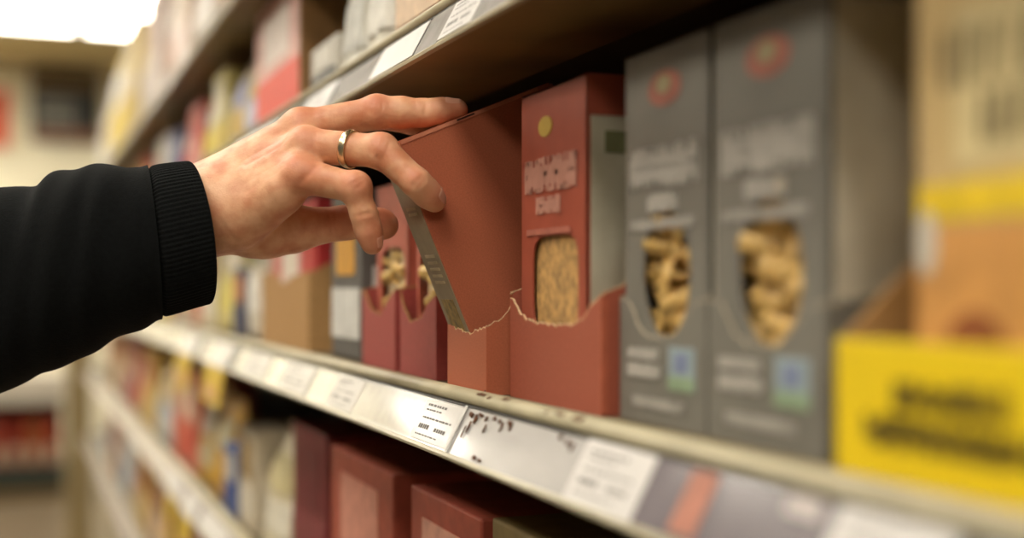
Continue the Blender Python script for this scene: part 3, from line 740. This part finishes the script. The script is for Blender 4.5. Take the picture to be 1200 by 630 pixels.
# kraft side of the red carton above and prints on the shaded boxes below
# hanging shelf tags
def talker(pxa, pxb, zr, drop, label):
    ya, yb = onX(pxa, .262), onX(pxb, .262); z = EYE + zr
    r = empty('shelf_tag', (.262, yb, z)); tag(r, label, 'shelf tag', 'yellow hanging shelf tags'); w = ya - yb
    x1, z1 = railpt(.95, .0035); x0, z0 = railpt(-.12, .0035)
    v = [(x1 - .262, 0, z1), (x1 - .262, w, z1), (x0 - .262, w, z0), (x0 - .262, 0, z0)]; v += [(p[0] - .001, p[1], p[2] + .0006) for p in v]
    F6 = [(0,1,2,3), (7,6,5,4), (0,4,5,1), (1,5,6,2), (2,6,7,3), (3,7,4,0)]
    link('header', v, F6, M_tag, r)
    v = [(x0 - .262, 0, z0), (x0 - .262, w, z0), (x0 - .262 - .008, w, z0 - drop), (x0 - .262 - .008, 0, z0 - drop)]; v += [(p[0] - .001, p[1], p[2]) for p in v]
    link('yellow_flap', v, F6, C(214, 180, 60), r)
    v2, f2 = [], []
    cx, cz = x0 - .262 - .0066, z0 - drop * .7
    for j in range(16): v2.append((cx - .001, w / 2 + w * .34 * math.cos(6.2832*j/16), cz + drop * .24 * math.sin(6.2832*j/16)))
    v2 += [(p[0] - .0008, p[1], p[2]) for p in v2]
    link('price_dot', v2, [tuple(range(16)), tuple(range(31, 15, -1))] + [(j, (j+1) % 16, (j+1) % 16 + 16, j + 16) for j in range(16)], C(222, 176, 120), r)
talker(244, 266, Z_M, .052, 'nearer yellow hanging tag on the middle rail below the cuff')
talker(210, 227, Z_M, .058, 'farther yellow hanging tag on the middle rail below the cuff')
talker(214, 226, Z_L, .08, 'nearer yellow hanging tag on the lower rail, bottom left')
talker(198, 207, Z_L, .08, 'farther yellow hanging tag on the lower rail, bottom left')

# ------------------------------------------------------------------ the arm and hand
DZ = .0145
def P(px, py, d):
    d = d + DZ
    return np.array([(px - CX) / F * d, (HY - py) / F * d, d], dtype=np.float32)
def cap(p, a, b_, ra, rb):
    a = a.astype(np.float32); ba = b_ - a; pa = p - a
    h = np.clip((pa @ ba) / max(1e-12, float(ba @ ba)), 0, 1)
    q = pa - h[..., None] * ba
    return np.sqrt((q * q).sum(-1)) - (ra + (rb - ra) * h)
def ball(p, c, r):
    q = p - c; return np.sqrt((q * q).sum(-1)) - r
def smin(a, b_, k):
    h = np.clip(.5 + .5 * (b_ - a) / k, 0, 1); return b_ + (a - b_) * h - k * h * (1 - h)
def smax(a, b_, k): return -smin(-a, -b_, k)
IDX = [P(364, 151, .922), P(440, 134, .925), P(484, 142, .922), P(506, 149, .916)]
MID = [P(354, 150, .902), P(442, 131, .897), P(496, 132.5, .898), P(535.5, 128.5, .8975)]
RNG = [P(362, 171, .881), P(447, 177, .863), P(488, 214, .8555), P(509.5, 235, .8665)]
PNK = [P(352, 205, .868), P(416, 220, .853), P(427, 252, .855), P(436, 285.5, .860)]
THB = [P(298, 262, .905), P(345, 268, .913), P(403, 261, .9165), P(451, 264, .9175)]
def chain(p, pts, rs, k=.004):
    d = None
    for i in range(len(pts) - 1):
        c = cap(p, pts[i], pts[i+1], rs[i], rs[i+1]); d = c if d is None else smin(d, c, k)
    return d
def crease(p, d, a, b_, r, depth_):     # shallow skin fold
    c = cap(p, a, b_, r, r); return d + depth_ * np.exp(-np.maximum(c, 0) / (r * .8)) * np.exp(-(np.abs(d) / .004) ** 2)
def hand_sdf(p):
    # palm: metacarpals to wrist
    pal = cap(p, P(356, 154, .915), P(240, 222, .914), .0125, .0170)
    pal = smin(pal, cap(p, P(353, 152, .902), P(236, 226, .903), .0132, .0188), .010)
    pal = smin(pal, cap(p, P(357, 173, .883), P(240, 246, .894), .0135, .0196), .012)
    pal = smin(pal, cap(p, P(350, 204, .870), P(243, 261, .891), .0140, .0208), .012)
    pal = smin(pal, cap(p, P(330, 228, .872), P(285, 258, .884), .0142, .0190), .012)
    pal = smin(pal, cap(p, P(320, 205, .9), P(290, 235, .9), .018, .018), .012)      # fill
    pal = smin(pal, cap(p, P(252, 248, .897), P(150, 268, .905), .0285, .0300), .016)
    # knuckle swellings
    for (q, r) in ((P(351, 147, .8985), .0112), (P(356, 168, .877), .0112), (P(350, 201, .866), .0114)):
        pal = smin(pal, ball(p, q, r), .008)
    # soft hollows between the tendons
    for (a, b_) in ((P(345, 158, .877), P(290, 190, .878)), (P(345, 185, .860), P(290, 222, .866))):
        c = cap(p, a, b_, .004, .004); pal = pal + .0013 * np.exp(-np.maximum(c, 0) / .005)
    # thumb base
    th = chain(p, THB[:2], [.0215, .0165], .01)
    th = smin(th, cap(p, P(275, 262, .905), P(310, 268, .908), .0205, .0205), .012)
    body = smin(pal, th, .005)
    thumb = chain(p, THB[1:], [.0158, .0118, .0098], .005)
    thumb = smin(thumb, ball(p, P(443, 261, .916), .0108), .006)
    body = smin(body, thumb, .006)
    fi = chain(p, IDX, [.0120, .0105, .0095, .0080])
    fm = chain(p, MID, [.0128, .0110, .0098, .0078]); fm = smin(fm, ball(p, P(442, 131, .897), .0110), .006); fm = smin(fm, ball(p, P(517, 131, .898), .0090), .006); fm = smin(fm, ball(p, P(470, 132, .898), .0106), .006)
    fr = chain(p, RNG, [.0125, .0112, .0098, .0080]); fr = smin(fr, ball(p, P(446, 176, .8635), .0108), .006); fr = smin(fr, ball(p, P(500, 226, .862), .0093), .006)
    fp = chain(p, PNK, [.0125, .0100, .0089, .0074]); fp = smin(fp, ball(p, P(417, 218.5, .8535), .0095), .006); fp = smin(fp, ball(p, P(432, 270, .858), .0086), .006)
    d = smin(body, fi, .007)
    d = smin(d, fm, .006); d = smin(d, fr, .005)
    d = smin(d, fp, .005)
    # folds over the finger joints
    for (c, dx, dy, L) in ((P(448, 168, .852), .010, .028, .010), (P(441, 166, .852), .008, .028, .008), (P(455, 171, .852), .012, .026, .009), (P(494, 207, .846), .02, .02, .008), (P(498, 211, .847), .02, .02, .007),
                        (P(421, 210, .843), .022, .018, .007), (P(426, 214, .843), .022, .018, .006), (P(434, 250, .846), .02, .004, .007), (P(443, 118, .886), .004, .02, .009), (P(449, 118, .886), .004, .02, .008), (P(437, 118, .886), .004, .02, .008),
                        (P(499, 121, .888), .002, .02, .007), (P(394, 262, .905), -.004, .03, .018), (P(388, 262, .905), -.006, .03, .018)):
        n = math.hypot(dx, dy); a = c + np.array([-dx / n * L, dy / n * L * -1, 0], np.float32); b_ = c + np.array([dx / n * L, dy / n * L, 0], np.float32)
        d = crease(p, d, a, b_, .0009, .0007)
    d = crease(p, d, P(262, 262, .866), P(276, 281, .872), .0014, .0006)
    d = crease(p, d, P(272, 252, .866), P(284, 270, .870), .0012, .0004)
    d = crease(p, d, P(352, 214, .853), P(372, 196, .855), .0014, .0008)
    return d
def surface_nets(fn, lo, hi, h):
    n = [int((hi[i] - lo[i]) / h) + 2 for i in range(3)]
    ax = [np.arange(n[i], dtype=np.float32) * h + lo[i] for i in range(3)]
    V = np.empty(n, np.float32)
    for s in range(0, n[0], 16):
        g = np.stack(np.meshgrid(ax[0][s:s+16], ax[1], ax[2], indexing='ij'), -1); V[s:s+16] = fn(g)
    ins = V < 0
    cs = np.zeros([k - 1 for k in n], np.int8)
    for a in (0, 1):
        for b_ in (0, 1):
            for c in (0, 1): cs += ins[a:n[0]-1+a, b_:n[1]-1+b_, c:n[2]-1+c]
    act = (cs > 0) & (cs < 8); ids = -np.ones(act.shape, np.int64); I = np.argwhere(act); ids[act] = np.arange(len(I))
    acc = np.zeros((len(I), 3)); cnt = np.zeros(len(I))
    corners = [(a, b_, c) for a in (0, 1) for b_ in (0, 1) for c in (0, 1)]
    for c0 in corners:
        for axs in range(3):
            if c0[axs]: continue
            c1 = list(c0); c1[axs] = 1
            v0 = V[I[:,0]+c0[0], I[:,1]+c0[1], I[:,2]+c0[2]]; v1 = V[I[:,0]+c1[0], I[:,1]+c1[1], I[:,2]+c1[2]]
            k = (v0 < 0) != (v1 < 0); t = np.where(k, v0 / np.where(k, v0 - v1, 1), 0)
            pt = np.tile(np.array(c0, float), (len(I), 1)); pt[:, axs] += t
            acc[k] += pt[k]; cnt[k] += 1
    verts = (I + acc / cnt[:, None]) * h + np.array(lo)
    faces = []
    for axs in range(3):
        o1, o2 = [(1, 2), (2, 0), (0, 1)][axs]
        sl = [slice(1, n[i] - 1) for i in range(3)]; sl[axs] = slice(0, n[axs] - 1)
        sl2 = list(sl); sl2[axs] = slice(1, n[axs])
        ch = ins[tuple(sl)] != ins[tuple(sl2)]
        E = np.argwhere(ch) + np.array([0 if i == axs else 1 for i in range(3)])
        def idx(d1, d2):
            q = E.copy(); q[:, o1] -= d1; q[:, o2] -= d2; return ids[q[:,0], q[:,1], q[:,2]]
        quad = np.stack([idx(0, 0), idx(1, 0), idx(1, 1), idx(0, 1)], 1)
        flip = ins[tuple(E.T)]
        quad[~flip] = quad[~flip][:, ::-1]
        faces.append(quad)
    return verts, np.concatenate(faces)
person = empty('person', camw(*P(200, 260, .9)))
tag(person, 'person reaching in from the left in a black knit sleeve, wearing a gold ring', 'person')
HV, HF = surface_nets(hand_sdf, (-.285, 0.00, .838), (-.02, .152, .970), .00105)
def cam2world(v):
    v = np.asarray(v); o = np.empty_like(v, dtype=float)
    o[:, 0] = v[:, 0] * CA + v[:, 2] * SA; o[:, 1] = -v[:, 0] * SA + v[:, 2] * CA; o[:, 2] = EYE + v[:, 1]; return o
def plink(name, vcam, faces, m, smooth=True, parent=None):
    w = cam2world(vcam) - np.array(person.location) 
    return link(name, w, [tuple(int(i) for i in f) for f in faces], m, parent or person, smooth)
# skin
M_skin = bpy.data.materials.new('skin'); M_skin.use_nodes = True; nt = M_skin.node_tree; N = nt.nodes; L = nt.links; b = N['Principled BSDF']
b.inputs['Roughness'].default_value = .46; b.inputs['Specular IOR Level'].default_value = .35
b.inputs['Subsurface Weight'].default_value = .12; b.inputs['Subsurface Radius'].default_value = (.6, .22, .12); b.inputs['Subsurface Scale'].default_value = .006
tcn = N.new('ShaderNodeTexCoord'); nz = N.new('ShaderNodeTexNoise'); nz.inputs['Scale'].default_value = 55; nz.inputs['Detail'].default_value = 6; L.new(tcn.outputs['Object'], nz.inputs['Vector'])
mx = N.new('ShaderNodeMix'); mx.data_type = 'RGBA'; mx.inputs[6].default_value = rgb(226, 176, 138); mx.inputs[7].default_value = rgb(200, 134, 98)
rp = N.new('ShaderNodeValToRGB'); rp.color_ramp.elements[0].position = .38; rp.color_ramp.elements[1].position = .66; L.new(nz.outputs[0], rp.inputs[0]); L.new(rp.outputs[0], mx.inputs[0])
at = N.new('ShaderNodeAttribute'); at.attribute_name = 'flush'
mx2 = N.new('ShaderNodeMix'); mx2.data_type = 'RGBA'; mx2.inputs[7].default_value = rgb(204, 116, 88); L.new(mx.outputs[2], mx2.inputs[6])
mth = N.new('ShaderNodeMath'); mth.operation = 'MULTIPLY'; mth.inputs[1].default_value = .6; L.new(at.outputs['Fac'], mth.inputs[0]); L.new(mth.outputs[0], mx2.inputs[0]); L.new(mx2.outputs[2], b.inputs['Base Color'])
n2 = N.new('ShaderNodeTexVoronoi'); n2.inputs['Scale'].default_value = 900; L.new(tcn.outputs['Object'], n2.inputs['Vector'])
bp = N.new('ShaderNodeBump'); bp.inputs['Strength'].default_value = .10; bp.inputs['Distance'].default_value = .0006; L.new(n2.outputs[0], bp.inputs['Height'])
n3 = N.new('ShaderNodeTexNoise'); n3.inputs['Scale'].default_value = 160; n3.inputs['Detail'].default_value = 5; L.new(tcn.outputs['Object'], n3.inputs['Vector'])
bp2 = N.new('ShaderNodeBump'); bp2.inputs['Strength'].default_value = .28; bp2.inputs['Distance'].default_value = .0015; L.new(n3.outputs[0], bp2.inputs['Height']); L.new(bp.outputs[0], bp2.inputs['Normal']); L.new(bp2.outputs[0], b.inputs['Normal'])
body = plink('body', HV, HF, M_skin)
body['label'] = 'bare hand with fingers closed on the tilted carton'
fl = body.data.attributes.new('flush', 'FLOAT', 'POINT'); hv = HV.astype(np.float32); red = np.zeros(len(hv), np.float32)
for (q, s) in ((MID[0], .012), (RNG[0], .014), (PNK[0], .014), (RNG[1], .010), (PNK[1], .011), (MID[1], .010), (MID[3], .012), (RNG[3], .012), (PNK[3], .013), (THB[3], .02), (THB[2], .016), (RNG[2], .008)):
    q = q - np.array([0, -.004, .008], np.float32); red = np.maximum(red, np.exp(-(((hv - q) ** 2).sum(-1)) / (s * s)))
fl.data.foreach_set('value', red)

# nails, laid on the skin
M_nail = mat('fingernail', rgb(222, 164, 138), .36, var=.03, spec=.4)
def nail(pts, r, nrm, hw, ln, back):
    ax = pts[3] - pts[2]; ax = ax / np.linalg.norm(ax); n = np.array(nrm, float); n -= ax * (n @ ax); n /= np.linalg.norm(n); b_ = np.cross(ax, n)
    NU, NV = 11, 11; O = []; D_ = []; LF = []
    for lift in (.00028, -.0008):
        for j in range(NV):
            for i in range(NU):
                a = (i / (NU - 1) * 2 - 1); q = j / (NV - 1)
                sh = 1 if q > .25 else (.72 + .28 * math.sin(q / .25 * 1.57))
                if q > .7: sh = .80 + .20 * math.cos((q - .7) / .3 * 1.57)
                th = a * sh * hw / r
                O.append(pts[3] + ax * (-back + ln * q - .0012 * (a * a) * (q - .3))); D_.append(n * math.cos(th) + b_ * math.sin(th))
                LF.append(lift - (.0009 if (abs(a) == 1 or j in (0, NV - 1)) and lift > 0 else 0))
    O = np.array(O); D_ = np.array(D_); lo_ = np.zeros(len(O)); hi_ = np.full(len(O), .02)
    for _ in range(18):
        mid = (lo_ + hi_) / 2; ins = hand_sdf((O + D_ * mid[:, None]).astype(np.float32)) < 0
        lo_ = np.where(ins, mid, lo_); hi_ = np.where(ins, hi_, mid)
    v = O + D_ * (lo_ + np.array(LF))[:, None]
    v = np.array(v); f = []
    m = NU * NV
    for j in range(NV - 1):
        for i in range(NU - 1):
            k = j * NU + i; f.append((k, k+1, k+NU+1, k+NU)); f.append((k+m, k+m+NU, k+m+NU+1, k+m+1))
    for j in range(NV - 1):
        for i in (0, NU - 1): k = j * NU + i; f.append((k, k+NU, k+NU+m, k+m))
    for i in range(NU - 1):
        for j in (0, NV - 1): k = j * NU + i; f.append((k, k+1, k+1+m, k+m))
    plink('fingernail', v, f, M_nail)
nail(MID, .0085, (.10, .88, -.48), .0060, .0125, .0080)
nail(RNG, .0086, (.62, .52, -.72), .0056, .0115, .0065)
nail(PNK, .0080, (.86, .12, -.50), .0046, .0092, .0050)
nail(IDX, .0085, (.12, .95, -.2), .006, .012, .008)
nail(THB, .0110, (.0, .2, .98), .0072, .013, .009)

# gold ring around the ring finger
ax = RNG[1] - RNG[0]; t = .58; c = RNG[0] + ax * t; ax = ax / np.linalg.norm(ax)
ax = ax + np.array([.0, -.10, -.12]); ax /= np.linalg.norm(ax)
e1 = np.cross(ax, [0, 0, 1.0]); e1 /= np.linalg.norm(e1); e2 = np.cross(ax, e1)
v = []; f = []; nA, prof = 56, [(-.0030, .0), (-.0024, .0009), (0, .0014), (.0024, .0009), (.0030, 0), (.0024, -.0004), (-.0024, -.0004)]; nB = len(prof)
for i in range(nA):
    a = 2 * math.pi * i / nA
    for (s, q) in prof: v.append(c + ax * s + (e1 * math.cos(a) + e2 * math.sin(a)) * (.0124 + q))
for i in range(nA):
    for j in range(nB): f.append((i*nB + j, i*nB + (j+1) % nB, ((i+1) % nA)*nB + (j+1) % nB, ((i+1) % nA)*nB + j))
ro = plink('finger_ring', np.array(v), f, mat('gold', rgb(222, 206, 172), .25, var=.03, metal=1.0)); ro['label'] = 'plain gold ring on the ring finger'

# sleeve: rings given by their upper and lower outline points, round in depth
ST = [((217, 188), (244, 358), .0), ((200, 189.5), (223, 364), .0), ((182, 192), (199, 371), 0), ((166, 197.5), (184, 373.5), 1), ((152, 198.5), (167, 384), 1), ((123, 193), (130, 398), 1), ((98, 199), (98, 417), 1), ((64, 204), (60, 432), 1), ((39, 220), (30, 446), 1), ((0, 222), (-5, 460), 1), ((-90, 232), (-90, 492), 1), ((-200, 250), (-200, 530), 1), ((-330, 270), (-330, 560), 1)]
def st_at(s):
    i = min(len(ST) - 2, int(s)); t = s - i
    def cr(k):
        p = [ST[max(0, min(len(ST) - 1, i + o))] for o in (-1, 0, 1, 2)]
        out = []
        for c_ in (0, 1):
            a, b2, c2, d2 = [q[k][c_] for q in p]
            out.append(.5 * (2*b2 + (c2 - a)*t + (2*a - 5*b2 + 4*c2 - d2)*t*t + (3*b2 - a - 3*c2 + d2)*t**3))
        return out
    return cr(0), cr(1)
def sleeve(s0, s1, nr, na, off, ribs, rim):
    v = []; f = []
    for i in range(nr + 1):
        s = s0 + (s1 - s0) * i / nr; up, dn = st_at(s); px = (up[0] + dn[0]) / 2; d0 = .893 + max(0, (230 - px)) * .00012
        U = P(up[0], up[1], d0).astype(float); D = P(dn[0], dn[1], d0).astype(float); c = (U + D) / 2; h = (U - D) / 2; hl = np.linalg.norm(h); hd = h / hl
        axd = np.array([hd[1], -hd[0], 0.0])
        dr = hl * (.84 if s < 3 else .84 - .04 * min(1, (s - 3) / 4))
        for j in range(na):
            a = 2 * math.pi * j / na
            r = 1.0
            if ribs: r += .006 * math.cos(a * ribs) - .05 * max(0, (s - 2.3) / .55)
            else:
                r += min(1, max(0, (s - 2.6) / .8)) * (.016 * math.sin(3.1 * s + 2.2 * math.sin(a)) * math.sin(a * 2 + s) + .012 * math.sin(5.3 * s + 3 * math.cos(a - .6)) * (1 - .6 * abs(math.cos(a))))
            near = -math.sin(a)
            p = c + hd * (hl + off) * math.cos(a) * r + np.array([0, 0, 1.0]) * (dr + off) * math.sin(a) * r
            p = p + axd * (.020 * max(-.35, near)) * (1 - .55 * min(1, max(0, (s - 1) / 4)))
            v.append(p)
    for i in range(nr):
        for j in range(na): f.append((i*na + j, i*na + (j+1) % na, (i+1)*na + (j+1) % na, (i+1)*na + j))
    return v, f, na, nr
M_knit = mat('black_knit_wool', rgb(9, 11, 11), .95, var=.2, vscale=300, bump=.5, bscale=900, spec=.12)
b = M_knit.node_tree.nodes['Principled BSDF']; b.inputs['Sheen Weight'].default_value = .03; b.inputs['Sheen Roughness'].default_value = .5
v, f, na, nr = sleeve(2.6, 12, 90, 96, .0012, 0, False)
f.append(tuple(nr * na + j for j in range(na)))          # closed at the shoulder end, outside the frame
sl = plink('sleeve', np.array(v), f, M_knit); sl['label'] = 'black knit sleeve'
v, f, na, nr = sleeve(0, 2.85, 40, 576, -.0010, 96, True)
# rolled rim turning inward
base = [np.array(q) for q in v[:na]]; cen = sum(base) / na; 
for k in range(1, 7):
    for q in base:
        ang = k / 6 * math.pi; dirn = (q - cen) / np.linalg.norm(q - cen)
        v.append(q - dirn * .002 * (1 - math.cos(ang)) * 1.0 + np.array([.0022 * math.sin(ang), 0, 0]))
o_ = (nr + 1) * na
rings = [0] + [o_ + k * na for k in range(6)]
for a, b_ in zip(rings[:-1], rings[1:]):
    for j in range(na): f.append((a + j, a + (j+1) % na, b_ + (j+1) % na, b_ + j))
last = rings[-1]; n0 = len(v)
for k in range(1, 4):
    for q in v[last:last + na]: v.append(q + np.array([-.011 * k, 0, 0]) + (cen - q) * (.06 * k))
for k in range(3):
    a = last if k == 0 else n0 + (k - 1) * na; b_ = n0 + k * na
    for j in range(na): f.append((a + j, a + (j+1) % na, b_ + (j+1) % na, b_ + j))
cu = plink('cuff', np.array(v), f, M_knit); cu['label'] = 'ribbed black cuff'
